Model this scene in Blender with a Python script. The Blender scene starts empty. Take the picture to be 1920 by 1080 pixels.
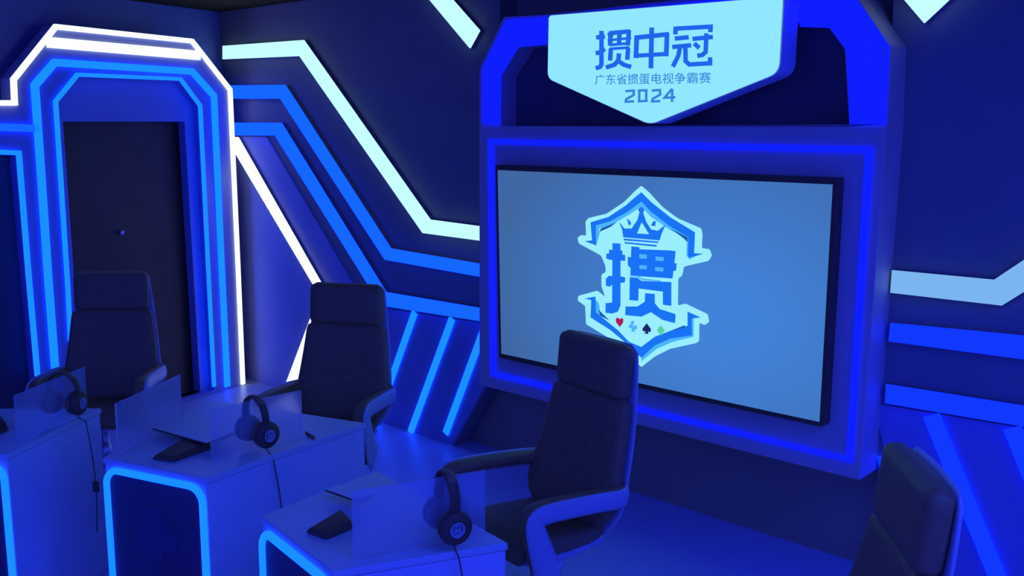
import bpy, bmesh, math
from math import sin, cos, radians, pi, sqrt
from mathutils import Vector, Matrix
from mathutils.geometry import tessellate_polygon
S = bpy.context.scene
COL = S.collection
# ---------------------------------------------------------------- camera
F = 1791.1
PITCH, ROLL = radians(9.6446), radians(0.43578)
RT0, FW, UP0 = Vector((1, 0, 0)), Vector((0, cos(PITCH), -sin(PITCH))), Vector((0, sin(PITCH), cos(PITCH)))
RT = RT0 * cos(ROLL) + UP0 * sin(ROLL)
UP = UP0 * cos(ROLL) - RT0 * sin(ROLL)
CAM = Vector((0, 0, 2.0))
cd = bpy.data.cameras.new('camera'); cam = bpy.data.objects.new('camera', cd); COL.objects.link(cam)
m = Matrix((RT, UP, -FW)).transposed().to_4x4(); m.translation = CAM
cam.matrix_world = m
cd.sensor_width = 36; cd.lens = F / 1920 * 36; cd.clip_start = .05
S.camera = cam
# ---------------------------------------------------------------- world, exposure, added fill lamps
w = bpy.data.worlds.new('blue_ambient_fill'); S.world = w; w.use_nodes = True  # even blue surroundings used as ambient fill, lifting the blacks like haze
bg = w.node_tree.nodes['Background']; bg.inputs[0].default_value = (.026, .048, 1, 1); bg.inputs[1].default_value = 1.3
S.view_settings.view_transform = 'Standard'; S.view_settings.look = 'None'
S.view_settings.exposure = 0; S.view_settings.gamma = 1; S.view_settings.use_curve_mapping = False


def area(name, loc, target, size, power, color):
    l = bpy.data.lights.new(name, 'AREA'); l.energy = power; l.color = color; l.size = size; l.shape = 'SQUARE'
    o = bpy.data.objects.new(name, l); COL.objects.link(o); o.location = loc
    o.rotation_euler = (Vector(target) - Vector(loc)).to_track_quat('-Z', 'Y').to_euler(); return o


area('unseen_fill_lamp', (.6, 2.2, 3.0), (.3, 3.6, 0), 1.6, 30, (.016, .05, 1))  # unseen blue lamps added to brighten floor and desks
area('unseen_fill_lamp', (-2.4, 3.0, 3.0), (-1.2, 4.6, 0), 1.6, 30, (.016, .05, 1))

area('unseen_fill_lamp', (2.2, 1.0, 3.4), (1.6, 3.8, 0), 1.6, 60, (.016, .05, 1))  # extra unseen fill for the darker floor on the right

# ---------------------------------------------------------------- geometry helpers
A_, B_ = radians(47.75), radians(31.97)
NA = Vector((cos(A_), sin(A_), 0)); UA = Vector((sin(A_), -cos(A_), 0))     # screen wall: normal away, along to the right
NB = Vector((-cos(B_), sin(B_), 0)); UB = Vector((sin(B_), cos(B_), 0))     # door wall: normal away, along to the right
UZ = Vector((0, 0, 1))


def ray(x, y): return RT * ((x - 960) / F) - UP * ((y - 540) / F) + FW


def onz(x, y, z):
    d = ray(x, y); return CAM + d * ((z - 2.0) / d.z)


def onp(x, y, n, D):
    d = ray(x, y); return CAM + d * ((D - CAM.dot(n)) / d.dot(n))


def tag(o, label=None, cat=None, group=None, kind=None):
    if label: o['label'] = label
    if cat: o['category'] = cat
    if group: o['group'] = group
    if kind: o['kind'] = kind
    return o


def empty(name, loc, rz=0, label=None, cat=None, group=None):
    o = bpy.data.objects.new(name, None); COL.objects.link(o); o.location = loc; o.rotation_euler = (0, 0, rz)
    o.empty_display_size = .1
    return tag(o, label, cat, group)


class MB:
    """collects shapes; build() links them as one mesh object"""
    def __init__(s): s.v = []; s.f = []; s.smooth = []

    def add(s, vs, fs, smooth=False):
        n = len(s.v); s.v += [Vector(v) for v in vs]; s.f += [tuple(i + n for i in f) for f in fs]; s.smooth += [smooth] * len(fs); return s

    def prism(s, loop, ext, holes=()):
        loops = [list(loop)] + [list(h) for h in holes]
        tris = tessellate_polygon(loops)
        vs = [p for l in loops for p in l]; n = len(vs)
        allv = vs + [p + ext for p in vs]
        fs = [tuple(t) for t in tris] + [tuple(i + n for i in reversed(t)) for t in tris]
        k = 0
        for l in loops:
            m_ = len(l)
            for i in range(m_):
                a, b = k + i, k + (i + 1) % m_
                fs.append((a, b, b + n, a + n))
            k += m_
        return s.add(allv, fs)

    def box(s, c, h, M=None):
        c = Vector(c); vs = []
        for sx in (-1, 1):
            for sy in (-1, 1):
                for sz in (-1, 1):
                    p = Vector((sx * h[0], sy * h[1], sz * h[2])); vs.append(c + (M @ p if M else p))
        return s.add(vs, [(0, 1, 3, 2), (4, 6, 7, 5), (0, 4, 5, 1), (2, 3, 7, 6), (0, 2, 6, 4), (1, 5, 7, 3)])

    def tube(s, pts, r, n=10, ry=None, side=None, closed=False, taper=None, deep=None):
        """round or oval sweep; side = fixed direction of the section's x axis"""
        pts = [Vector(p) for p in pts]; N = len(pts); rings = []
        ry = ry or r; prev = None
        for i, p in enumerate(pts):
            a = pts[(i - 1) % N] if (closed or i > 0) else p
            b = pts[(i + 1) % N] if (closed or i < N - 1) else p
            t = (b - a).normalized()
            sx = Vector(side) if side else (prev if prev else (UZ.cross(t) if abs(t.z) < .9 else Vector((1, 0, 0)).cross(t)))
            sx = (sx - t * sx.dot(t)).normalized(); prev = sx; sy = t.cross(sx)
            k = taper[i] if taper else 1
            d_ = deep[i] if deep else 1
            rings.append([p + sx * (r * k * cos(2 * pi * j / n)) + sy * (ry * k * d_ * sin(2 * pi * j / n)) for j in range(n)])
        return s.rings(rings, closed)

    def rings(s, rings, closed=False, cap=True):
        n = len(rings[0]); N = len(rings); vs = [v for r_ in rings for v in r_]; fs = []
        for i in range(N if closed else N - 1):
            j = (i + 1) % N
            for k in range(n):
                l = (k + 1) % n
                fs.append((i * n + k, i * n + l, j * n + l, j * n + k))
        if cap and not closed:
            fs.append(tuple(reversed(range(n)))); fs.append(tuple((N - 1) * n + k for k in range(n)))
        return s.add(vs, fs, True)

    def lathe(s, prof, c, axis=UZ, n=20):
        axis = Vector(axis).normalized(); x = axis.orthogonal().normalized(); y = axis.cross(x); c = Vector(c)
        return s.rings([[c + axis * h + (x * cos(2 * pi * k / n) + y * sin(2 * pi * k / n)) * max(r, 1e-4) for k in range(n)] for r, h in prof])

    def build(s, name, mat, parent=None, bevel=0, seg=2, sub=0):
        me = bpy.data.meshes.new(name)
        org = parent_loc(parent)
        me.from_pydata([v - org for v in s.v], [], s.f); me.update()
        me.polygons.foreach_set('use_smooth', s.smooth)
        bm = bmesh.new(); bm.from_mesh(me); bmesh.ops.recalc_face_normals(bm, faces=bm.faces); bm.to_mesh(me); bm.free()
        me.materials.append(mat)
        o = bpy.data.objects.new(name, me); COL.objects.link(o)
        if parent: o.parent = parent
        if bevel:
            b = o.modifiers.new('bevel', 'BEVEL'); b.width = bevel; b.segments = seg; b.limit_method = 'ANGLE'; b.angle_limit = radians(40)
        if sub:
            o.modifiers.new('sub', 'SUBSURF').levels = sub; o.modifiers['sub'].render_levels = sub
        return o


def parent_loc(p):
    v = Vector((0, 0, 0))
    while p: v = v + p.location; p = p.parent
    return v


def copy_tree(o, parent=None):
    c = o.copy(); COL.objects.link(c); c.parent = parent
    for ch in list(o.children): copy_tree(ch, c)
    return c


def rounded(pts, rad, seg=5):
    """round the corners of a planar polygon"""
    out = []; n = len(pts)
    for i, p in enumerate(pts):
        r = rad[i] if isinstance(rad, (list, tuple)) else rad
        a = (pts[i - 1] - p); b = (pts[(i + 1) % n] - p)
        if r <= 0: out.append(p); continue
        k = min(r, a.length * .45, b.length * .45)
        p0 = p + a.normalized() * k; p2 = p + b.normalized() * k
        for j in range(seg + 1):
            t = j / seg; out.append(p0 * (1 - t) ** 2 + p * 2 * t * (1 - t) + p2 * t * t)
    return out


def band(pts, width, n):
    """closed outline of a constant-width band around an open polyline in the plane with normal n"""
    L, R = [], []
    for i, p in enumerate(pts):
        t0 = (pts[i] - pts[i - 1]).normalized() if i > 0 else None
        t1 = (pts[i + 1] - pts[i]).normalized() if i < len(pts) - 1 else None
        ta = t0 or t1; tb = t1 or t0
        t = (ta + tb).normalized(); k = 1 / max(.4, t.dot(ta))
        s_ = n.cross(t).normalized() * (width / 2 * k)
        L.append(p + s_); R.append(p - s_)
    return L + R[::-1]


# ---------------------------------------------------------------- materials
def pbr(name, col, rough=.5, spec=.5, noise=0, scale=8, coat=0, bump=0, metal=0):
    mt = bpy.data.materials.new(name); mt.use_nodes = True; nt = mt.node_tree; b = nt.nodes['Principled BSDF']
    b.inputs['Base Color'].default_value = (*col, 1); b.inputs['Roughness'].default_value = rough
    b.inputs['Specular IOR Level'].default_value = spec; b.inputs['Coat Weight'].default_value = coat; b.inputs['Metallic'].default_value = metal
    if noise or bump:
        tc = nt.nodes.new('ShaderNodeTexCoord'); nz = nt.nodes.new('ShaderNodeTexNoise'); nz.inputs['Scale'].default_value = scale
        nz.inputs['Detail'].default_value = 5
        nt.links.new(tc.outputs['Object'], nz.inputs['Vector'])
        if noise:
            rp = nt.nodes.new('ShaderNodeValToRGB')
            rp.color_ramp.elements[0].color = (*[c * (1 - noise) for c in col], 1); rp.color_ramp.elements[1].color = (*[min(1, c * (1 + noise)) for c in col], 1)
            rp.color_ramp.elements[0].position = .3; rp.color_ramp.elements[1].position = .7
            nt.links.new(nz.outputs['Fac'], rp.inputs['Fac']); nt.links.new(rp.outputs['Color'], b.inputs['Base Color'])
        if bump:
            bp = nt.nodes.new('ShaderNodeBump'); bp.inputs['Strength'].default_value = bump; bp.inputs['Distance'].default_value = .003
            nt.links.new(nz.outputs['Fac'], bp.inputs['Height']); nt.links.new(bp.outputs['Normal'], b.inputs['Normal'])
    return mt


def emit(name, col, strength=1):
    mt = bpy.data.materials.new(name); mt.use_nodes = True; nt = mt.node_tree; nt.nodes.clear()
    e = nt.nodes.new('ShaderNodeEmission'); e.inputs[0].default_value = (*col, 1); e.inputs[1].default_value = strength
    o = nt.nodes.new('ShaderNodeOutputMaterial'); nt.links.new(e.outputs[0], o.inputs[0]); return mt


M = dict(
    wall=pbr('matt_grey_blue_wall_paint', (.22, .26, .50), .7, .3, .08, 3),
    clad=pbr('painted_set_board', (.27, .25, .24), .6, .3, .06, 4),
    skirt=pbr('pale_lower_wall_paint', (.32, .33, .60), .5, .4, .05, 4),
    white=pbr('white_set_paint', (.72, .70, .74), .5, .4, .04, 4),
    surround=pbr('satin_grey_surround_paint', (.62, .50, .50), .5, .4, .04, 4),
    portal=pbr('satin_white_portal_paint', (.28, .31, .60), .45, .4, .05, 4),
    plinth=pbr('matt_grey_plinth_board', (.45, .34, .22), .7, .2, .05, 5),
    dark=pbr('black_backing_board', (.17, .13, .12), .7, .2, .1, 5),
    ceil=pbr('black_ceiling', (.07, .05, .02), .9, .1, .1, 4),
    floor=pbr('pale_satin_floor', (.52, .56, .80), .36, .45, .05, 2),
    desk=pbr('white_laminate', (.70, .72, .74), .42, .4, .04, 6),
    top=pbr('white_gloss_desktop', (.62, .72, .66), .34, .5, .04, 6),
    navy=pbr('navy_front_panel', (.10, .07, .10), .5, .3, .1, 6),
    club=pbr('blue_printed_emblem', (.10, .075, .125), .5, .3, .05, 6),
    leather=pbr('black_leather', (.32, .20, .08), .5, .3, .12, 30, 0, .25),  # warm lift in the black stands in for studio haze
    shell=pbr('white_chair_shell', (.55, .55, .62), .35, .5, .03, 8),
    rubber=pbr('black_plastic', (.16, .10, .045), .5, .3, .1, 20),
    grey=pbr('grey_print', (.5, .55, .5), .5, .3, .1, 20),
    steel=pbr('brushed_steel', (.6, .6, .6), .35, .5, .05, 30, 0, 0, 1),
    door=pbr('black_door_paint', (.14, .09, .05), .6, .3, .1, 5),
    L_white=emit('white_led', (.86, .99, 1.0), 1.35),
    L_ice=emit('ice_white_led', (.50, .93, 1.0), 1.15),
    L_pale=emit('pale_blue_led', (.20, .46, .88), 1.0),
    L_cyan=emit('azure_led', (.0022, .060, 1.0), 4.6),
    L_mid=emit('mid_blue_led', (.0015, .030, 1.0), 4.5),
    L_deep=emit('deep_blue_led', (.0012, .0032, 1.0), 4),
    L_frame=emit('deep_blue_frame_led', (.002, .006, 1.0), 2.4),
    L_right=emit('royal_blue_led', (.0015, .0115, 1.0), 3.5),
    sign=emit('ice_blue_sign_face', (.28, .80, 1.0), 1.0),
    sign_ink=emit('royal_blue_sign_ink', (.014, .13, .84), 1.0),
    ink_soft=emit('soft_blue_sign_ink', (.035, .22, .74), 1.0),
    e_white=emit('emblem_ice', (.32, .85, 1.0), 1.0),
    e_blue=emit('emblem_blue', (.010, .17, .92), 1.0),
    e_cyan=emit('emblem_cyan', (.07, .46, .97), 1.0),
    e_dark=emit('emblem_teal', (.01, .10, .42), 1.0),
    e_red=emit('heart_red', (.40, .012, .10), 1.0),
    e_green=emit('diamond_green', (.09, .62, .42), 1.0),
    e_black=emit('spade_navy', (.01, .02, .14), 1.0),
)
# picture on the display: a soft blue-grey field, brightest right of centre
mt = bpy.data.materials.new('display_picture'); mt.use_nodes = True; nt = mt.node_tree; nt.nodes.clear()
tc = nt.nodes.new('ShaderNodeTexCoord'); mp = nt.nodes.new('ShaderNodeMapping'); gr = nt.nodes.new('ShaderNodeTexGradient'); gr.gradient_type = 'SPHERICAL'
rp = nt.nodes.new('ShaderNodeValToRGB'); e = nt.nodes.new('ShaderNodeEmission'); o_ = nt.nodes.new('ShaderNodeOutputMaterial')
mp.inputs['Scale'].default_value = (.72, .72, 1.05)
rp.color_ramp.elements[0].color = (.050, .135, .37, 1); rp.color_ramp.elements[1].color = (.054, .225, .70, 1)
rp.color_ramp.elements[0].position = 0; rp.color_ramp.elements[1].position = .85
nt.links.new(tc.outputs['Object'], mp.inputs[0]); nt.links.new(mp.outputs[0], gr.inputs[0]); nt.links.new(gr.outputs['Fac'], rp.inputs[0])
nt.links.new(rp.outputs[0], e.inputs[0]); nt.links.new(e.outputs[0], o_.inputs[0]); M['picture'] = mt
# frosted acrylic: milky surface, blurred see-through
mt = bpy.data.materials.new('frosted_acrylic'); mt.use_nodes = True; nt = mt.node_tree; b = nt.nodes['Principled BSDF']
b.inputs['Base Color'].default_value = (.86, .88, .95, 1); b.inputs['Roughness'].default_value = .24
b.inputs['Transmission Weight'].default_value = .8; b.inputs['IOR'].default_value = 1.15; M['acrylic'] = mt

# ---------------------------------------------------------------- planes of the set
D_WALL, D_CLAD, D_FACE = 4.19, 4.05, 3.87
E_FACE = 5.569
E_WALL = onp(414, 98, NA, D_CLAD).dot(NB)
Z_CEIL = onp(432, 20, NA, D_CLAD).z


def pa(D, *pts): return [onp(x, y, NA, D) for x, y in pts]


def pb(E, *pts): return [onp(x, y, NB, E) for x, y in pts]


def PA(u, z, D): return UA * u + NA * D + UZ * z


def PB(u, z, E): return UB * u + NB * E + UZ * z


def corner(D, E):
    det = NA.x * NB.y - NA.y * NB.x
    return Vector(((D * NB.y - NA.y * E) / det, (NA.x * E - NB.x * D) / det, 0))


cor = corner(D_WALL, E_WALL)
uA0 = cor.dot(UA); uB0 = cor.dot(UB)
# floor, ceiling, walls
MB().box((0, 3, -.05), (11, 9, .05)).build('floor', M['floor']).update_tag()
tag(bpy.data.objects['floor'], kind='structure')
tag(MB().box((0, 6.4, Z_CEIL + .06), (11, 4.6, .06)).build('ceiling', M['ceil']), kind='structure')
q = [PA(uA0 - .1, 0, D_WALL), PA(uA0 + 9, 0, D_WALL), PA(uA0 + 9, Z_CEIL, D_WALL), PA(uA0 - .1, Z_CEIL, D_WALL)]
tag(MB().prism(q, NA * .12).build('wall_back', M['plinth']), kind='structure')
q = [PB(uB0, 0, E_WALL), PB(uB0 - 9, 0, E_WALL), PB(uB0 - 9, Z_CEIL, E_WALL), PB(uB0, Z_CEIL, E_WALL)]
tag(MB().prism(q, NB * .12).build('wall_left', M['wall']), kind='structure')


def uz(P, D): return P.dot(UA), P.z


# cladding boards each side of the screen, cut on the slant at the foot
g = .004
uL = onp(935, 500, NA, D_CLAD).dot(UA)
pL1 = onp(928, 690, NA, D_CLAD); pL0 = onp(852, 818, NA, D_CLAD).dot(UA)
uC = corner(D_CLAD, E_WALL).dot(UA)
q = [PA(uC, 0, D_CLAD), PA(pL0, 0, D_CLAD), PA(uL, pL1.z, D_CLAD), PA(uL, Z_CEIL, D_CLAD), PA(uC, Z_CEIL, D_CLAD)]
tag(MB().prism(q, NA * (D_WALL - D_CLAD - g)).build('trim_1', M['clad']), kind='structure')
uR = onp(1640, 500, NA, D_CLAD).dot(UA)
a0 = onp(1618, 790, NA, D_CLAD); a1 = onp(1660, 930, NA, D_CLAD)
sl = (a1.dot(UA) - a0.dot(UA)) / (a0.z - a1.z)
q = [PA(a0.dot(UA) + sl * a0.z, 0, D_CLAD), PA(uA0 + 9, 0, D_CLAD), PA(uA0 + 9, Z_CEIL, D_CLAD), PA(uR, Z_CEIL, D_CLAD), PA(uR, a0.z, D_CLAD)]
tag(MB().prism(q, NA * (D_WALL - D_CLAD - g)).build('trim_2', M['clad']), kind='structure')


# pale boards below the lowest bands, 8 mm proud of the dark cladding
SK = D_CLAD - .008
k0 = pa(SK, (500, 257), (676, 556), (716, 578), (920, 608))  # slanted edge held off the band; bare cladding mimics its shade
kb = [PA(uC + .01, 0, SK), PA(pL0 - .01, 0, SK), PA(uL - .02, pL1.z, SK), PA(uL - .02, k0[3].z, SK), k0[2], k0[1], k0[0], PA(uC + .01, k0[0].z, SK)]
tag(MB().prism(kb, NA * .007).build('trim_3', M['skirt']), kind='structure')
k1 = pa(SK, (1650, 758), (1920, 803), (2100, 833)); zb = k1[0].z
uS = lambda z: a0.dot(UA) + sl * (a0.z - z) + .02
kb = [PA(uS(0), 0, SK), PA(k1[2].dot(UA), 0, SK), k1[2], k1[1], k1[0], PA(max(uS(a0.z), k1[0].dot(UA)), a0.z, SK)]
tag(MB().prism(kb, NA * .007).build('trim_4', M['skirt']), kind='structure')


# ---------------------------------------------------------------- light bands on the screen wall
def wall_band(name, px, mat, label, group=None, depth=.045, D=D_CLAD, halo=None):
    front = pa(D - depth, *px); c = sum(front, Vector()) / len(front)
    root = empty(name, c, 0, label, 'light', group)
    MB().prism(front, NA * .012).build('diffuser', mat, root)
    cen = c + NA * .013
    back = [cen + (p + NA * .0125 - cen) * .998 for p in front]
    MB().prism(back, NA * (depth - .0135)).build('housing', M['clad'], root)
    return root


wall_band('light_band', [(417, 86), (568, 75), (805, 412), (903, 425), (905, 452), (792, 437), (561, 105), (417, 111)], M['L_ice'],
          'ice-white zigzag light band, topmost of the bands between door and screen')
wall_band('light_band', [(425, 160), (533, 159), (731, 466), (905, 496), (905, 520), (721, 487), (525, 185), (425, 185)], M['L_mid'],
          'blue zigzag light band directly under the ice-white one left of the screen')
wall_band('light_band', [(425, 230), (526, 230), (722, 548), (905, 579), (905, 603), (714, 573), (515, 254), (425, 254)], M['L_mid'],
          'lower blue zigzag light band that meets the slanted tubes left of the screen')
wall_band('light_band', [(438, 257), (445, 257), (615, 556), (553, 733), (531, 731), (598, 553), (441, 288), (438, 284)], M['L_white'],
          'brilliant white arrow-shaped light band behind the middle chair')
wall_band('light_band', [(738, -80), (778, -80), (848, 0), (898, 57), (880, 90), (805, 0)], M['L_ice'],
          'pale slanting light band at the top edge, left of the pointed sign')
wall_band('light_band', [(1672, 507), (1863, 525), (1920, 487), (2100, 368), (2100, 436), (1920, 547), (1878, 573), (1669, 549)], M['L_pale'],
          'pale blue kinked light band right of the screen')
wall_band('light_band', [(1669, 606), (1920, 630), (2100, 647), (2100, 697), (1920, 674), (1666, 640)], M['L_right'],
          'royal blue light band just under the pale kinked one, right of the screen')
wall_band('light_band', [(1661, 721), (1920, 762), (2100, 790), (2100, 830), (1920, 800), (1659, 756)], M['L_right'],
          'lowest level royal blue light band right of the screen, above the slanted tubes')
wall_band('light_band', [(1685, -12), (1732, 43), (1778, 0), (1860, -80), (1775, -100)], M['L_ice'],
          'ice-white pointed light band cut by the upper right edge of the photo')


def slant(px, w0, mat, label, group):
    p = pa(D_CLAD - .022, *px); outline = band(p, w0, NA)
    o = MB().prism(outline, NA * .0135).build('light_tube', mat)
    return tag(o, label, 'light', group)


gl = 'slanted light tubes on the lower wall'
slant([(776, 586), (702, 797)], .045, M['L_cyan'], 'slanted blue light tube nearest the middle chair, left of the screen', gl)
slant([(846, 598), (768, 811)], .045, M['L_cyan'], 'slanted blue light tube, second of three counted from the middle chair', gl)
slant([(908, 612), (834, 813)], .045, M['L_cyan'], 'slanted blue light tube beside the lower left corner of the screen surround', gl)
slant([(1652, 855), (1720, 1085)], .042, M['L_right'], 'slanted blue light tube at the lower right corner of the screen surround', gl)
slant([(1745, 779), (1868, 1080), (1910, 1183)], .068, M['L_right'], 'slanted blue light tube directly behind the rightmost chair', gl)
slant([(1897, 803), (2010, 1080)], .068, M['L_right'], 'slanted blue light tube cut by the right edge of the photo', gl)

# ---------------------------------------------------------------- screen surround
sur = empty('screen_surround', onp(1250, 600, NA, D_FACE) * 1.0, 0, 'big blue-lit surround with an arched top framing the wall screen', 'frame')
outer = pa(D_FACE, (899, 722), (899, 128), (944, 31), (1020, 27), (1585, -38), (1667, 84), (1662, 240), (1612, 901))
hole = pa(D_FACE, (938, 236), (938, 142), (972, 89), (1545, 40), (1583, 92), (1592, 236))
MB().prism(outer, NA * (D_WALL - D_FACE - g), [hole]).build('frame_board', M['surround'], sur, .004)
bk = [p + NA * .13 for p in pa(D_FACE, (930, 245), (930, 130), (965, 80), (1550, 30), (1600, 85), (1604, 245))]
hb = [p + NA * .13 for p in hole]
MB().prism([p - NA * .0 for p in hb], NA * .015).build('recess_board', M['dark'], sur)
fl = D_FACE - .012
MB().prism(pa(fl, (904, 231), (904, 128), (948, 38), (1020, 34), (1500, -16), (1500, 38), (1020, 83), (970, 88), (937, 142), (936, 233)), NA * .011).build('light_strip', M['L_deep'], sur)
MB().prism(pa(fl, (1500, -16), (1585, -26), (1667, 86), (1661, 232), (1593, 233), (1588, 92), (1556, 52), (1500, 50)), NA * .011).build('light_strip', M['L_deep'], sur)
ring = pa(fl, (914, 261), (1636, 275), (1597, 869), (919, 705)); ring2 = pa(fl, (924, 270), (1622, 287), (1586, 857), (928, 697))
MB().prism(ring, NA * .011, [ring2]).build('light_strip', M['L_frame'], sur)

# ---------------------------------------------------------------- display
fd = 3.80
tv = empty('wall_screen', onp(1250, 560, NA, D_FACE), 0, 'large flat wall screen showing a crowned shield emblem', 'screen')
bez = rounded(pa(fd, (929, 309), (1570, 334), (1543, 801), (936, 671)), .01, 2)
MB().prism(bez, NA * (D_FACE - fd - .002)).build('casing', M['rubber'], tv)
pic = MB().prism(pa(fd - .002, (933, 319), (1561, 346), (1536, 791), (940, 663)), NA * .0018)
pc = empty('tmp', onp(1330, 560, NA, fd)); bpy.data.objects.remove(pc)
display = pic.build('display', M['picture'], tv)
# give the picture a local frame centred where the picture is brightest
c0 = onp(1340, 590, NA, fd) - tv.location
for v in display.data.vertices: v.co -= c0
display.location = c0


def zp(x, y): return (1040 + x / 2.7706, 320 + y / 2.769)


emb = None


def flat(name, loops, mat, lvl, parent, D, conv, holes=(), t=.0006, rad=0):
    mb = MB()
    for l in loops:
        P = pa(D - .0008 * lvl, *[conv(*p) for p in l])
        if rad: P = rounded(P, rad, 4)
        mb.prism(P, NA * t, [pa(D - .0008 * lvl, *[conv(*p) for p in h]) for h in holes])
    return mb.build(name, mat, parent)


DD = fd - .0028
sil = [(450, 78), (490, 112), (560, 188), (640, 248), (762, 300), (768, 330), (764, 402), (806, 408), (817, 440), (800, 468), (672, 498), (662, 545), (642, 560), (640, 700), (680, 690), (795, 745), (803, 785), (780, 802), (752, 790), (750, 885), (735, 895), (600, 925), (520, 965), (450, 1020), (380, 950), (270, 862), (163, 797), (158, 702), (120, 675), (122, 650), (222, 623), (262, 655), (243, 600), (243, 540), (266, 525), (262, 490), (240, 440), (125, 378), (118, 348), (140, 333), (163, 338), (160, 265), (175, 246), (270, 223), (360, 163), (420, 103)]
emb = flat('emblem', [sil], M['e_white'], 1, tv, DD, zp, rad=.008)


def efl(name, loops, mat, lvl, holes=(), rad=0):
    for l in loops: flat(name, [l], mat, lvl, emb, DD, zp, holes, .0005, rad)


efl('cyan_outline', [[(450, 140), (505, 190), (600, 265), (700, 320), (712, 330), (708, 440), (760, 432), (700, 460), (684, 440), (688, 350), (600, 308), (500, 240), (450, 185), (400, 220), (290, 285), (232, 300), (228, 350), (214, 392), (206, 380), (206, 290), (280, 262), (370, 205), (410, 170)],
                     [(700, 745), (722, 770), (722, 862), (610, 890), (530, 925), (450, 990), (450, 960), (520, 905), (600, 868), (700, 845)],
                     [(212, 668), (230, 690), (236, 735), (285, 778), (230, 752), (206, 730)]], M['e_cyan'], 2)
efl('blue_chevron', [[(450, 112), (500, 162), (600, 242), (729, 320), (724, 428), (772, 432), (697, 452), (692, 440), (694, 345), (600, 290), (500, 213), (450, 160), (380, 213), (290, 262), (214, 285), (215, 388), (155, 366), (194, 362), (186, 268), (280, 240), (370, 180), (415, 140)],
                     [(690, 732), (758, 762), (712, 768), (714, 855), (600, 872), (520, 908), (450, 972), (400, 920), (290, 828), (186, 762), (190, 672), (155, 664), (212, 653), (214, 735), (330, 830), (385, 888), (450, 915), (520, 862), (600, 832), (690, 805)]], M['e_blue'], 3)
efl('teal_accent', [[(322, 268), (240, 300), (226, 345), (232, 318), (290, 292)], [(600, 300), (690, 345), (690, 372), (668, 350)], [(600, 832), (676, 802), (676, 815)], [(228, 722), (285, 778), (236, 752)]], M['e_dark'], 4)
efl('crown', [[(333, 265), (362, 300), (400, 300), (430, 255), (440, 215), (432, 200), (450, 186), (466, 202), (460, 218), (475, 265), (500, 305), (535, 312), (577, 280), (556, 325), (545, 362), (356, 346), (350, 305)],
              [(375, 247), (392, 262), (398, 278), (384, 284)], [(512, 262), (526, 262), (522, 288), (500, 285)],
              [(358, 352), (540, 368), (536, 376), (360, 362)], [(362, 370), (532, 386), (528, 395), (364, 378)]], M['e_blue'], 3)
efl('crown_gap', [[(452, 268), (490, 330), (428, 326)]], M['e_white'], 4)
efl('glyph', [[(300, 376), (342, 379), (342, 700), (328, 732), (300, 742), (264, 738), (264, 688), (298, 684)],
              [(268, 430), (282, 430), (282, 410), (352, 415), (352, 436), (366, 438), (366, 468), (352, 468), (282, 462), (268, 456)],
              [(266, 560), (282, 546), (352, 550), (368, 556), (364, 580), (300, 590), (288, 602), (266, 598)],
              [(398, 393), (440, 397), (440, 408), (600, 414), (628, 418), (620, 500), (612, 560), (393, 545)],
              [(380, 448), (400, 450), (400, 512), (380, 492)], [(612, 478), (634, 482), (630, 520), (610, 520)],
              [(390, 553), (430, 556), (450, 572), (606, 578), (606, 702), (562, 696), (562, 628), (436, 612), (434, 676), (388, 672)],
              [(470, 636), (520, 640), (520, 688), (545, 718), (628, 745), (625, 792), (560, 775), (500, 735), (450, 758), (366, 750), (368, 705), (430, 705), (468, 680)]], M['e_blue'], 3)
efl('glyph_gap', [[(440, 433), (478, 436), (478, 458), (440, 456)], [(524, 446), (566, 449), (566, 470), (524, 467)],
                  [(440, 490), (478, 493), (478, 512), (440, 510)], [(522, 500), (564, 503), (564, 524), (522, 521)],
                  [(392, 542), (430, 545), (460, 560), (550, 570), (550, 576), (455, 568), (428, 552), (392, 549)]], M['e_cyan'], 4)


def dot(cx, cy, rx, ry, n=12): return [(cx + rx * cos(2 * pi * k / n), cy + ry * sin(2 * pi * k / n)) for k in range(n)]


efl('heart', [[(338, 812), (318, 785), (318, 768), (328, 762), (338, 772), (348, 764), (357, 772), (355, 790)]], M['e_red'], 4)
efl('club', [dot(404, 790, 9, 11), dot(396, 808, 11, 11)], M['e_cyan'], 4)
efl('club', [dot(418, 814, 11, 12), [(404, 810), (412, 812), (416, 838), (396, 834)]], M['e_cyan'], 5)
efl('spade', [[(478, 792), (500, 822), (498, 838), (484, 836), (488, 848), (466, 846), (472, 834), (458, 834), (456, 820)]], M['e_black'], 4)
efl('diamond', [[(550, 802), (572, 828), (552, 856), (530, 830)]], M['e_green'], 4)

# ---------------------------------------------------------------- pointed sign over the screen
fs = 3.72
sg = empty('pointed_sign', onp(1245, 110, NA, fs + .07), 0, 'pale blue glowing shield-shaped title sign above the wall screen', 'sign')
pent = rounded(pa(fs, (1029, 29.5), (1467, -6), (1459, 136), (1218, 233), (1027, 147)), [.02, .02, .045, .04, .035], 5)
MB().prism(pent, NA * .006).build('sign_face', M['sign'], sg)
cs = sum(pent, Vector()) / len(pent)
pb2 = [cs + (p - cs) * 1.012 + NA * .006 for p in pent]
MB().prism(pb2, NA * (D_FACE - fs - .02)).build('sign_box', M['white'], sg)


def zs(x, y): return (1000 + x / 3.84, y / 3.84)


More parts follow.
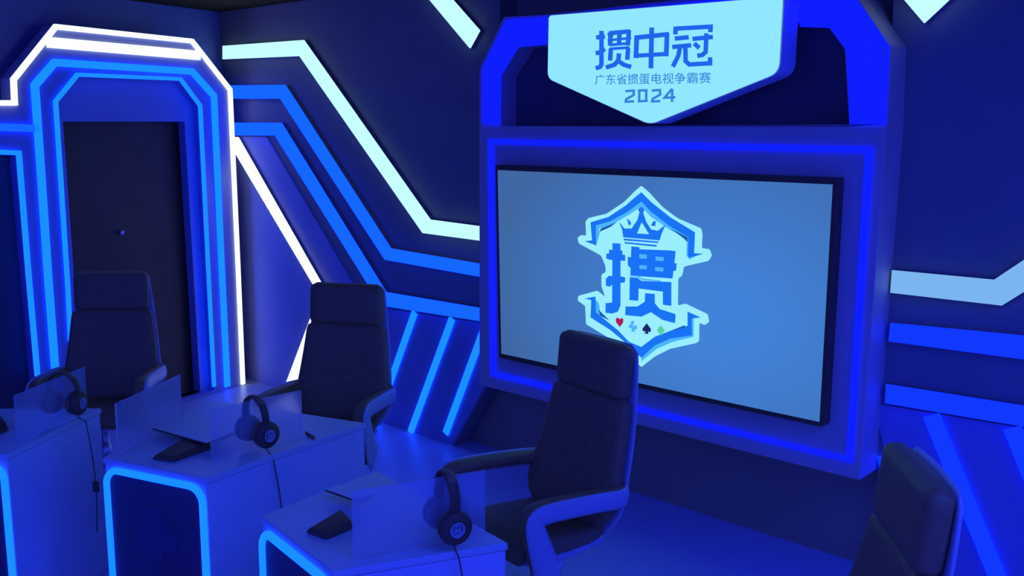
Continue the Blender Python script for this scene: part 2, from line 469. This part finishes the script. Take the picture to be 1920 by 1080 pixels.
def strokes(name, sts, mat, wd):
    mb = MB(); k = 0
    for s_ in sts:
        w_ = wd
        if isinstance(s_[-1], (int, float)): w_ = s_[-1]; s_ = s_[:-1]
        k += 1; flat2 = band([Vector((p[0], p[1], 0)) for p in s_], w_, Vector((0, 0, 1)))
        mb.prism(pa(fs - .0016 - .00002 * k, *[zs(p.x, p.y) for p in flat2]), NA * .0012)
    return mb.build(name, mat, sg)


strokes('lettering', [[(490, 222), (490, 462), (480, 482), (448, 492)], [(452, 270), (515, 262)], [(448, 382), (470, 380), (515, 352)],
                      [(535, 252), (560, 248), (560, 238), (692, 226)], [(556, 240), (552, 328)], [(688, 216), (680, 328)], [(535, 290), (704, 274), 18], [(620, 235), (616, 325)], [(548, 324), (684, 312), 20],
                      [(548, 352), (690, 342), 20], [(558, 350), (552, 436)], [(682, 344), (676, 430)], [(616, 384), (612, 434), (584, 466), (522, 486)], [(622, 446), (650, 466), (704, 482)]], M['sign_ink'], 32)
strokes('lettering', [[(852, 198), (846, 492), 34], [(728, 272), (976, 246), 34], [(744, 262), (738, 418), 34], [(962, 240), (956, 406), 34], [(728, 402), (968, 388), 30]], M['sign_ink'], 36)
strokes('lettering', [[(1022, 248), (1024, 206), (1276, 192), (1274, 232)], [(1018, 278), (1118, 268)], [(1000, 338), (1136, 326)], [(1056, 336), (1044, 400), (1004, 480)],
                      [(1094, 330), (1096, 440), (1122, 464), (1272, 456), (1272, 412)], [(1146, 280), (1292, 266)], [(1246, 240), (1240, 374), (1216, 396), (1180, 402)], [(1158, 312), (1194, 346)]], M['sign_ink'], 32)


def text_on(body, px4, mat, parent, D, name='lettering'):
    """text from Blender's own font, fitted to the plane quad px4 = TL, TR, BR, BL"""
    c = bpy.data.curves.new('t', 'FONT'); c.body = body; c.offset = .004
    o = bpy.data.objects.new('t', c); COL.objects.link(o)
    dg = bpy.context.evaluated_depsgraph_get(); me = bpy.data.meshes.new_from_object(o.evaluated_get(dg))
    bpy.data.objects.remove(o)
    xs = [v.co.x for v in me.vertices]; ys = [v.co.y for v in me.vertices]
    if not xs: return None
    x0, x1, y0, y1 = min(xs), max(xs), min(ys), max(ys)
    tl, tr, br, bl = pa(D, *px4); org = parent_loc(parent)
    for v in me.vertices:
        s_ = (v.co.x - x0) / (x1 - x0); t_ = (v.co.y - y0) / (y1 - y0)
        v.co = (bl * (1 - s_) + br * s_) * (1 - t_) + (tl * (1 - s_) + tr * s_) * t_ - org
    me.materials.clear(); me.materials.append(mat); me.name = name
    ob = bpy.data.objects.new(name, me); COL.objects.link(ob); ob.parent = parent
    return ob


text_on('广东省掼蛋电视争霸赛', [zs(444, 536), zs(1280, 518), zs(1280, 600), zs(444, 612)], M['ink_soft'], sg, fs - .002)
strokes('lettering', [[(662, 656), (722, 652), (722, 684), (668, 714), (666, 732)], [(656, 733), (724, 730)], [(762, 654), (762, 728)], [(812, 650), (812, 726)], [(752, 652), (822, 650)], [(752, 730), (822, 726)],
                      [(852, 652), (912, 648), (912, 682), (858, 712), (856, 730)], [(846, 731), (914, 728)], [(998, 640), (944, 704), (1022, 700)], [(1000, 640), (998, 734)]], M['ink_soft'], 17)

# ---------------------------------------------------------------- door portal on the left wall
po = empty('door_portal', onp(250, 740, NB, E_FACE), 0, 'tall chamfered white portal with nested blue and white light outlines around the dark door', 'door frame')


def drop(P, E=None): return Vector((P.x, P.y, 0.0))


fx = pb(E_FACE, (-330, 193), (27, 194), (26, 146), (106, 46), (363, 74), (436, 167), (458, 700))
outer = fx + [drop(fx[-1]), drop(fx[0])]
op = pb(E_FACE, (133, 700), (109, 192), (149, 144), (338, 152), (373, 199), (401, 700))
hole1 = [drop(op[0]) + UZ * .02] + op[1:-1] + [drop(op[-1]) + UZ * .02]
ol = pb(E_FACE, (-290, 290), (32, 291), (70, 720)); hole2 = [drop(ol[0]) + UZ * .02, ol[0], ol[1], drop(ol[2]) + UZ * .02]
MB().prism(outer, NB * .14, [hole1, hole2]).build('face_board', M['portal'], po, .003)
MB().prism([p + NB * .14 for p in outer[:1] + [outer[4], outer[5]] + outer[6:]], NB * (E_WALL - E_FACE - .15)).build('side_box', M['wall'], po) if False else None
# lintel and jamb board round the door opening, set back
h3 = pb(E_FACE + .06, (118, 228), (346, 228), (374, 700)); d3a = drop(h3[2]) + UZ * .02
lo = pb(E_FACE + .06, (95, 130), (395, 130)); lo2 = pb(E_FACE + .06, (410, 700), (110, 700))
MB().prism([drop(lo2[1]), lo[0], lo[1], drop(lo2[0])], NB * .07,
           [[drop(pb(E_FACE + .06, (152, 700))[0]) + UZ * .02, h3[0], h3[1], d3a]]).build('lintel_board', M['portal'], po)
lh = pb(E_FACE + .08, (-320, 270), (60, 270))
MB().prism([drop(lh[0]), lh[0], lh[1], drop(pb(E_FACE + .08, (90, 700))[0])], NB * .05).build('recess_board', M['navy'], po)


def pstrip(px, wpx, mat, name='light_strip', lab=None, to_floor=False, d=.02):
    P = pb(E_FACE - d, *px)
    if to_floor:
        P[-1] = Vector((P[-1].x, P[-1].y, .01))
    mpp = (onp(300, 400, NB, E_FACE) - onp(300, 401, NB, E_FACE)).length
    o = MB().prism(band(P, wpx * mpp, NB), NB * (d - .001)).build(name, mat, po)
    if lab: o['label'] = lab
    return o


pstrip([(-60, 193), (29, 193), (27, 149), (106, 50), (362, 77), (433, 168), (448, 500), (457, 715)], 8.5, M['L_white'], lab='white outline light strip', to_floor=True)
pstrip([(90, 79), (376, 104)], 17, M['L_white'], lab='thick white crossbar light strip')
pstrip([(105, 690), (92, 520), (77, 300), (67, 160), (104, 117), (362, 134), (403, 180), (414, 430), (428, 725)], 12, M['L_cyan'], lab='wide blue light strip')
pstrip([(-60, 236), (74, 241)], 12, M['L_mid'], lab='short level blue light strip')
pstrip([(134, 640), (129, 540), (106, 190), (147, 140), (340, 148), (377, 198), (403, 725)], 6.5, M['L_cyan'], lab='thin azure light strip')
pstrip([(-60, 282), (37, 287), (54, 500), (72, 705)], 7.5, M['L_cyan'], lab='thin azure light strip')
# door leaf
dl = pb(E_FACE + .16, (95, 215), (372, 215)); dr = pb(E_FACE + .16, (392, 700), (125, 700))
door = empty('door_1', drop(dl[0]), 0); tag(door, kind='structure')
MB().prism([drop(dr[1]) + UZ * .01, dl[0], dl[1], drop(dr[0]) + UZ * .01], NB * .04).build('door_leaf', M['door'], door)
hp = onp(229, 436, NB, E_FACE + .13)
hd = MB().lathe([(.0, -.006), (.016, -.006), (.018, 0), (.018, .012), (.008, .016), (.008, .03)], hp, NB, 14); hd.build('door_knob', M['steel'], door)


# ---------------------------------------------------------------- desks
def desk(FL, FR, BR, BL, label, H=.75):
    FL, FR, BR, BL = [Vector((p[0], p[1], 0)) for p in (FL, FR, BR, BL)]
    c = (FL + FR + BR + BL) / 4
    root = empty('gaming_desk', c, 0, label, 'desk', 'gaming desks set out in a fan')
    ins = lambda k: [c + (p - c) * k for p in (FL, FR, BR, BL)]
    MB().prism([p + UZ * .0 for p in ins(.985)], UZ * (H - .026)).build('body', M['desk'], root, .004)
    MB().prism([p + UZ * (H - .024) for p in (FL, FR, BR, BL)], UZ * .024).build('desktop', M['top'], root, .004)
    t = (FR - FL).normalized(); n = Vector((t.y, -t.x, 0))
    if n.dot((FL + FR) / 2 - c) < 0: n = -n
    wd = (FR - FL).length; fo = (FL + FR) / 2
    fo = c + (fo - c) * .985 + n * .001
    hw = wd / 2 - .018
    def oc(hw, top, r):
        pts = []
        for k in range(9):
            a = pi - (pi / 2) * k / 8; pts.append((-hw + r + r * cos(a), top - r + r * sin(a)))
        for k in range(9):
            a = pi / 2 - (pi / 2) * k / 8; pts.append((hw - r + r * cos(a), top - r + r * sin(a)))
        return [(-hw, .035)] + pts + [(hw, .035)]
    P = [fo + t * x + UZ * z + n * .004 for x, z in oc(hw - .006, H - .046, .055)]
    MB().prism(P, -n * .006).build('front_panel', M['navy'], root)
    sp = [fo + t * x + UZ * z + n * .008 for x, z in oc(hw, H - .04, .06)]
    MB().tube(sp, .013, 10).build('light_strip', M['L_cyan'], root)
    # faint club print in the middle of the front panel
    mb = MB()
    for i, (x, z, r) in enumerate([(0, .545, .05), (-.048, .47, .05), (.048, .47, .05)]):
        mb.prism([fo + t * (x + r * cos(2 * pi * k / 20)) + UZ * (z + r * sin(2 * pi * k / 20)) + n * (.0052 + i * .0003) for k in range(20)], -n * .001)
    mb.prism([fo + t * x + UZ * z + n * .0062 for x, z in ((-.012, .5), (.012, .5), (.035, .39), (-.035, .39))], -n * .001)
    mb.build('club_print', M['club'], root)
    return root, c


def privacy(root, p0, p1, h=.2, H=.75, slope=.0):
    p0 = Vector((*p0, H + .001)); p1 = Vector((*p1, H + .001)); t = (p1 - p0).normalized(); n = Vector((t.y, -t.x, 0))
    q = [p0, p1, p1 + UZ * (h - slope), p0 + UZ * h]
    return MB().prism([x + n * .003 for x in q], -n * .006).build('privacy_panel', M['acrylic'], root, .001, 1)


XY = lambda x, y, z=.75: onz(x, y, z).to_2d()
D2 = dict(FL=XY(192, 858), FR=XY(386, 897), BR=XY(687, 793)); D2['BL'] = D2['FL'] + Vector((.2, .98)) * .80
D3 = dict(FL=XY(489, 967), FR=XY(624, 1072), BR=XY(953, 1018), BL=XY(707, 882))
D1 = dict(FR=XY(14, 852), BR=XY(190, 765)); D1['FL'] = D1['FR'] + Vector((-.5, -.02)); D1['BL'] = D1['FL'] + Vector((-.15, .60))
d1, c1 = desk(**D1, label='white desk station cut by the left edge of the photo, headset on its panel')
d2, c2 = desk(**D2, label='middle white desk station with its whole glowing rounded front in view')
d3, c3 = desk(**D3, label='nearest white desk station at the bottom of the photo, in front of the armchair')
privacy(d2, XY(222, 855), XY(342, 790), .205)
privacy(d2, XY(397, 868), XY(567, 819), .205, slope=.01)
privacy(d3, XY(662, 1050), XY(909, 1003), .21)
e1 = (D1['BR'] - D1['FR']).normalized(); s1 = Vector((-e1.y, e1.x))
privacy(d1, D1['FR'] + e1 * .10 + s1 * .03, D1['FR'] + e1 * .56 + s1 * .03, .2)


# ---------------------------------------------------------------- headsets
def headset(base, t2, top, label, swing=0, box=False, cable=.5, L=.115):
    """hangs astride a panel: base = point of the top edge, t2 = panel direction, right side = t2 turned clockwise"""
    t = Vector((t2[0], t2[1], 0)).normalized(); r = Vector((t.y, -t.x, 0)); B = Vector((base[0], base[1], top))
    root = empty('headset', B, 0, label, 'headphones', 'gaming headsets hung on the privacy panels')
    W, Hh = .060, .12
    down = (-UZ + t * swing).normalized()
    pts = []
    for k in range(21):
        a = pi * k / 20
        pts.append(B + r * (W * cos(a) * 1.0) + (-down) * (.010 + .05 * sin(a) - .05) - down * 0)
    arc = [B + r * (W * 1.12 * cos(pi * k / 20)) - down * (.012 + .075 * sin(pi * k / 20) - .075) for k in range(21)]
    full = [arc[0] + down * (L - .065)] + arc + [arc[-1] + down * (L - .065)]
    hb_ = MB().tube(full, .0045, 10, .016, side=None)
    # band lies flat across the head: sweep with the wide axis along the panel
    hb_ = MB().tube(full, .017, 12, .0055, side=t)
    hb_.build('headband', M['rubber'], root)
    MB().tube(arc[5:16], .015, 10, .007, side=t).build('band_cushion', M['leather'], root)
    for s_ in (1, -1):
        cc = B + r * (s_ * W * 1.0) + down * L
        MB().lathe([(.01, .032), (.045, .030), (.052, .021), (.052, .006), (.047, 0)], cc - r * (s_ * .006), r * s_, 22).build('ear_cup', M['rubber'], root)
        MB().lathe([(.045, 0), (.050, -.006), (.047, -.018), (.028, -.021), (.024, -.012)], cc - r * (s_ * .006), r * s_, 22).build('ear_cushion', M['leather'], root)
        if s_ == 1:
            o = cc + r * .0275
            mb = MB()
            mb.lathe([(.024, 0), (.024, .0012), (.019, .0012), (.019, 0)], o, r, 22)
            for dz in (.008, -.008):
                mb.tube([o + r * .0012 + UZ * (dz + .008 * sin(2 * pi * k / 12)) + t * .008 * cos(2 * pi * k / 12) for k in range(12)], .0022, 6, closed=True)
            mb.build('ear_emblem', M['grey'], root)
            p = cc + down * .052; q = p + UZ * -.03 + r * .035
            path = [p, p - UZ * .012, q]
            n = 10
            for k in range(1, n + 1):
                path.append(q - UZ * (cable * k / n) + t * (.035 * sin(k / n * 2.6)) + r * .003 * k / n)
            MB().tube(path, .0024, 8).build('cord', M['rubber'], root)
            if box:
                bp = path[3 + 5]
                MB().box(bp, (.012, .008, .024)).build('inline_remote', M['rubber'], root, .003)
    return root


def along(p0, p1, k): return p0 + (p1 - p0) * k


a_, b_ = XY(397, 868), XY(567, 819); headset(along(a_, b_, .47), b_ - a_, .75 + .203, 'black headset with round ear cup emblem on the middle desk panel', .05, L=.128)
a_, b_ = XY(662, 1050), XY(909, 1003); headset(along(a_, b_, .70), b_ - a_, .75 + .213, 'black headset hanging on the nearest desk panel, by the armchair', .0, L=.14)
a_, b_ = D1['FR'] + e1 * .10 + s1 * .03, D1['FR'] + e1 * .56 + s1 * .03
headset(along(a_, b_, .66), b_ - a_, .75 + .203, 'black headset at the far left with a small box on its hanging cord', .0, True)


# ---------------------------------------------------------------- small things on the desks
def card_box(quad, h, label):
    P = [Vector((*XY(*p), .7515)) for p in quad]; c = sum(P, Vector()) / 4
    root = empty('controller_box', c, 0, label, 'device', 'dark wedge devices on the desks')
    mb = MB(); hs = [h * .45, h * .5, h, h]
    top = [p + (c - p) * .12 + UZ * k for p, k in zip(P, hs)]
    mb.add(P + top, [(3, 2, 1, 0), (4, 5, 6, 7)] + [(i, (i + 1) % 4, 4 + (i + 1) % 4, 4 + i) for i in range(4)])
    mb.build('case', M['rubber'], root, .006)
    tt = [c + (p - c) * .6 for p in top]; tt = [Vector((p.x, p.y, p.z + .0022)) for p in tt]
    MB().prism(tt, UZ * .002).build('pad', M['leather'], root)
    return root


card_box([(283, 862), (325, 868), (398, 842), (352, 830)], .03, 'low black wedge-shaped device on the middle desk')
card_box([(572, 1000), (612, 1014), (664, 992), (642, 968)], .03, 'low black wedge-shaped device on the nearest desk')
card_box([(-60, 812), (-20, 822), (16, 808), (0, 788)], .04, 'dark device on the leftmost desk, cut by the photo edge')


def tablet(px, label):
    P = [Vector((*XY(x, y, z), z)) for x, y, z in px]; c = sum(P, Vector()) / 4
    root = empty('thin_tablet', Vector((c.x, c.y, .752)), 0, label, 'tablet', 'thin tablets on the desks')
    MB().prism(P, Vector((0, 0, -.006))).build('tablet_body', M['rubber'], root, .0015)
    cc = c + UZ * .0006
    MB().prism([cc + (p - c) * .97 for p in P], Vector((0, 0, .0008))).build('glass_face', M['top'], root)


tablet([(285, 803, .788), (388, 832, .788), (440, 812, .788), (345, 787, .788)], 'thin tablet lying over the dark device on the middle desk')
tablet([(609, 918, .788), (672, 940, .788), (700, 928, .788), (640, 908, .788)], 'thin tablet with a dark edge on the nearest desk')
pn = [Vector((*XY(x, y, .757), .757)) for x, y in ((574, 811), (589, 821))]
pen = empty('marker_pen', pn[0], 0, 'short black pen by the back corner of the middle desk', 'pen')
MB().tube([pn[0], along(pn[0], pn[1], .65)], .0055, 10).build('barrel', M['rubber'], pen)
MB().tube([along(pn[0], pn[1], .65), pn[1]], .0062, 10).build('cap', M['leather'], pen)


# ---------------------------------------------------------------- chairs
def section(w_, t, n=24, e=.35):
    """rounded-rectangle section: x across, y through the thickness"""
    out = []
    for k in range(n):
        a = 2 * pi * k / n; cx, sx = cos(a), sin(a)
        out.append((w_ * abs(cx) ** e * (1 if cx >= 0 else -1), t * abs(sx) ** .6 * (1 if sx >= 0 else -1)))
    return out


def slab(rows, n=28, e=.35, bow=0):
    """rows: (y, z, halfwidth, halfthickness); section is perpendicular to the (y,z) path. Front = -Y"""
    rings = []
    for i, (y, z, w_, t) in enumerate(rows):
        a = rows[max(0, i - 1)]; b = rows[min(len(rows) - 1, i + 1)]
        tv_ = Vector((0, b[0] - a[0], b[1] - a[1]))
        if tv_.length < 1e-6: tv_ = Vector((0, 0, 1))
        tv_.normalize(); nn = Vector((0, tv_.z, -tv_.y))
        rings.append([Vector((sx, y, z)) + nn * (sy - bow * (sx / max(.05, w_)) ** 2 * (w_ / .25)) for sx, sy in section(w_, t, n, e)])
    return MB().rings(rings)


def prof(z):     # back surface of the chair: y for height
    k = (z - .46) / .78
    return .205 + .17 * k + .035 * sin(pi * k)


def chair(label):
    root = empty('office_armchair', (0, 0, 0), 0, label, 'chair', 'high-backed black armchairs round the desks')
    # backrest cushion (lower) and headrest cushion, white shell behind
    def rows(z0, z1, wf, t, off=0, r=.035, n=14):
        out = []
        for i in range(n + 1):
            k = i / n; z = z0 + (z1 - z0) * k
            ed = min(1, min((z - z0), (z1 - z)) / r)
            s_ = sqrt(max(0, 1 - (1 - ed) ** 2)) * .97 + .03
            out.append((prof(z) + off, z, wf(z) - r * (1 - s_) * 1.0, t * (.25 + .75 * s_)))
        return out
    wback = lambda z: .295 - (.055 * max(0, (z - .55) / .5)) - .09 * max(0, (.60 - z) / .16) ** 2
    a = rows(.44, 1.03, wback, .042, -.03, .05, 22); slab(a, bow=.02).build('backrest', M['leather'], root)
    wh = lambda z: .228
    b = rows(1.008, 1.26, wh, .048, -.036, .04, 16); slab(b, bow=.012).build('headrest', M['leather'], root)
    ws = lambda z: .305 - .068 * max(0, (z - .55) / .55) - .09 * max(0, (.58 - z) / .18) ** 2
    c = rows(.40, 1.25, ws, .012, .022, .04, 26); slab(c, bow=.02).build('back_shell', M['shell'], root)
    # seat: cushion that dips at the back and rolls over at the front
    s_ = [(.22, .455, .20, .02), (.20, .450, .225, .035), (.12, .44, .235, .045), (0, .445, .24, .048), (-.12, .455, .24, .048), (-.20, .455, .235, .045), (-.245, .435, .225, .038), (-.262, .405, .21, .02)]
    slab(s_, e=.3).build('seat', M['leather'], root)
    u = [(.24, .42, .15, .012), (.20, .402, .225, .02), (0, .39, .235, .022), (-.18, .395, .225, .02), (-.23, .39, .18, .008)]
    slab(u, e=.3).build('seat_pan', M['shell'], root)
    # arms: a closed loop, black pad inside and on top, white shell outside
    for sx in (-1, 1):
        x = sx * .295
        path = [(.27, .64), (.20, .64), (.06, .655), (-.10, .668), (-.22, .672), (-.275, .655), (-.268, .60), (-.235, .50), (-.205, .42), (-.17, .385)]
        P = []
        for i in range(len(path) - 1):      # catmull-rom smoothing
            p0 = path[max(0, i - 1)]; p1 = path[i]; p2 = path[i + 1]; p3 = path[min(len(path) - 1, i + 2)]
            for k in range(4):
                t = k / 4
                f = lambda q: .5 * ((2 * p1[q]) + (-p0[q] + p2[q]) * t + (2 * p0[q] - 5 * p1[q] + 4 * p2[q] - p3[q]) * t * t + (-p0[q] + 3 * p1[q] - 3 * p2[q] + p3[q]) * t ** 3)
                P.append(Vector((x - sx * .055 * max(0, 1 - (i * 4 + k) / 5) ** 1.5, f(0), f(1))))
        P.append(Vector((x, *path[-1])))
        N_ = len(P) - 1; dp = [1 + .9 * max(0, (i / N_ - .6) / .4) for i in range(N_ + 1)]
        arm = MB().tube(P, .044, 14, .032, side=(1, 0, 0), deep=dp).build('armrest', M['leather'], root)
        P2 = [p + Vector((sx * .036, .004, -.012)) for p in P]
        MB().tube(P2, .014, 10, .044, side=(1, 0, 0), deep=dp).build('arm_shell', M['shell'], arm)
    # column, star base, castors
    MB().lathe([(.03, .10), (.03, .22), (.022, .222), (.022, .36), (.06, .37), (.07, .385)], (0, 0, 0)).build('gas_column', M['steel'], root)
    hub = MB().lathe([(.02, .075), (.05, .075), (.052, .12), (.035, .135)], (0, 0, 0)).build('star_base', M['shell'], root)
    for k in range(5):
        a = 2 * pi * k / 5 + .3; d = Vector((cos(a), sin(a), 0))
        MB().tube([d * .03 + UZ * .105, d * .16 + UZ * .095, d * .30 + UZ * .075], .024, 10, .014, side=(-sin(a), cos(a), 0), taper=[1.2, 1, .7]).build('leg', M['shell'], root)
        c = d * .30
        mb = MB(); ax = Vector((-sin(a + .6), cos(a + .6), 0))
        for s2 in (-1, 1): mb.lathe([(.012, -.009), (.028, -.009), (.03, -.004), (.03, .004), (.028, .009), (.012, .009)], c + ax * (s2 * .014) + UZ * .031, ax, 16)
        mb.tube([c + UZ * .03, c + UZ * .07], .009, 8)
        mb.build('castor', M['rubber'], root)
    return root


def place(o, px, py, face, z=1.15, rz=None, k=.91):
    """px,py = pixel of the middle of the headrest's top; face = direction the chair faces"""
    P = onz(px, py, z); f = Vector(face).normalized()
    o.scale = (k, k, k)
    o.location = (P.x + f.x * prof(1.25) * k, P.y + f.y * prof(1.25) * k, 0)
    # local front is -Y
    o.rotation_euler = (0, 0, math.atan2(f.y, f.x) + pi / 2)


ch = chair('black high-backed armchair with white shell, nearest, in front of the wall screen')
place(ch, 1132, 628, (-.80, -.60))
cc = copy_tree(ch); cc['label'] = 'black high-backed armchair against the white arrow light, behind the middle desk'; place(cc, 656, 528, (-.20, -.98))
cc = copy_tree(ch); cc['label'] = 'black high-backed armchair standing in front of the dark door'; place(cc, 212, 506, (.12, -.99))
cc = copy_tree(ch); cc['label'] = 'black high-backed armchair seen side-on at the right edge of the photo'; place(cc, 1752, 868, (-.99, .10))
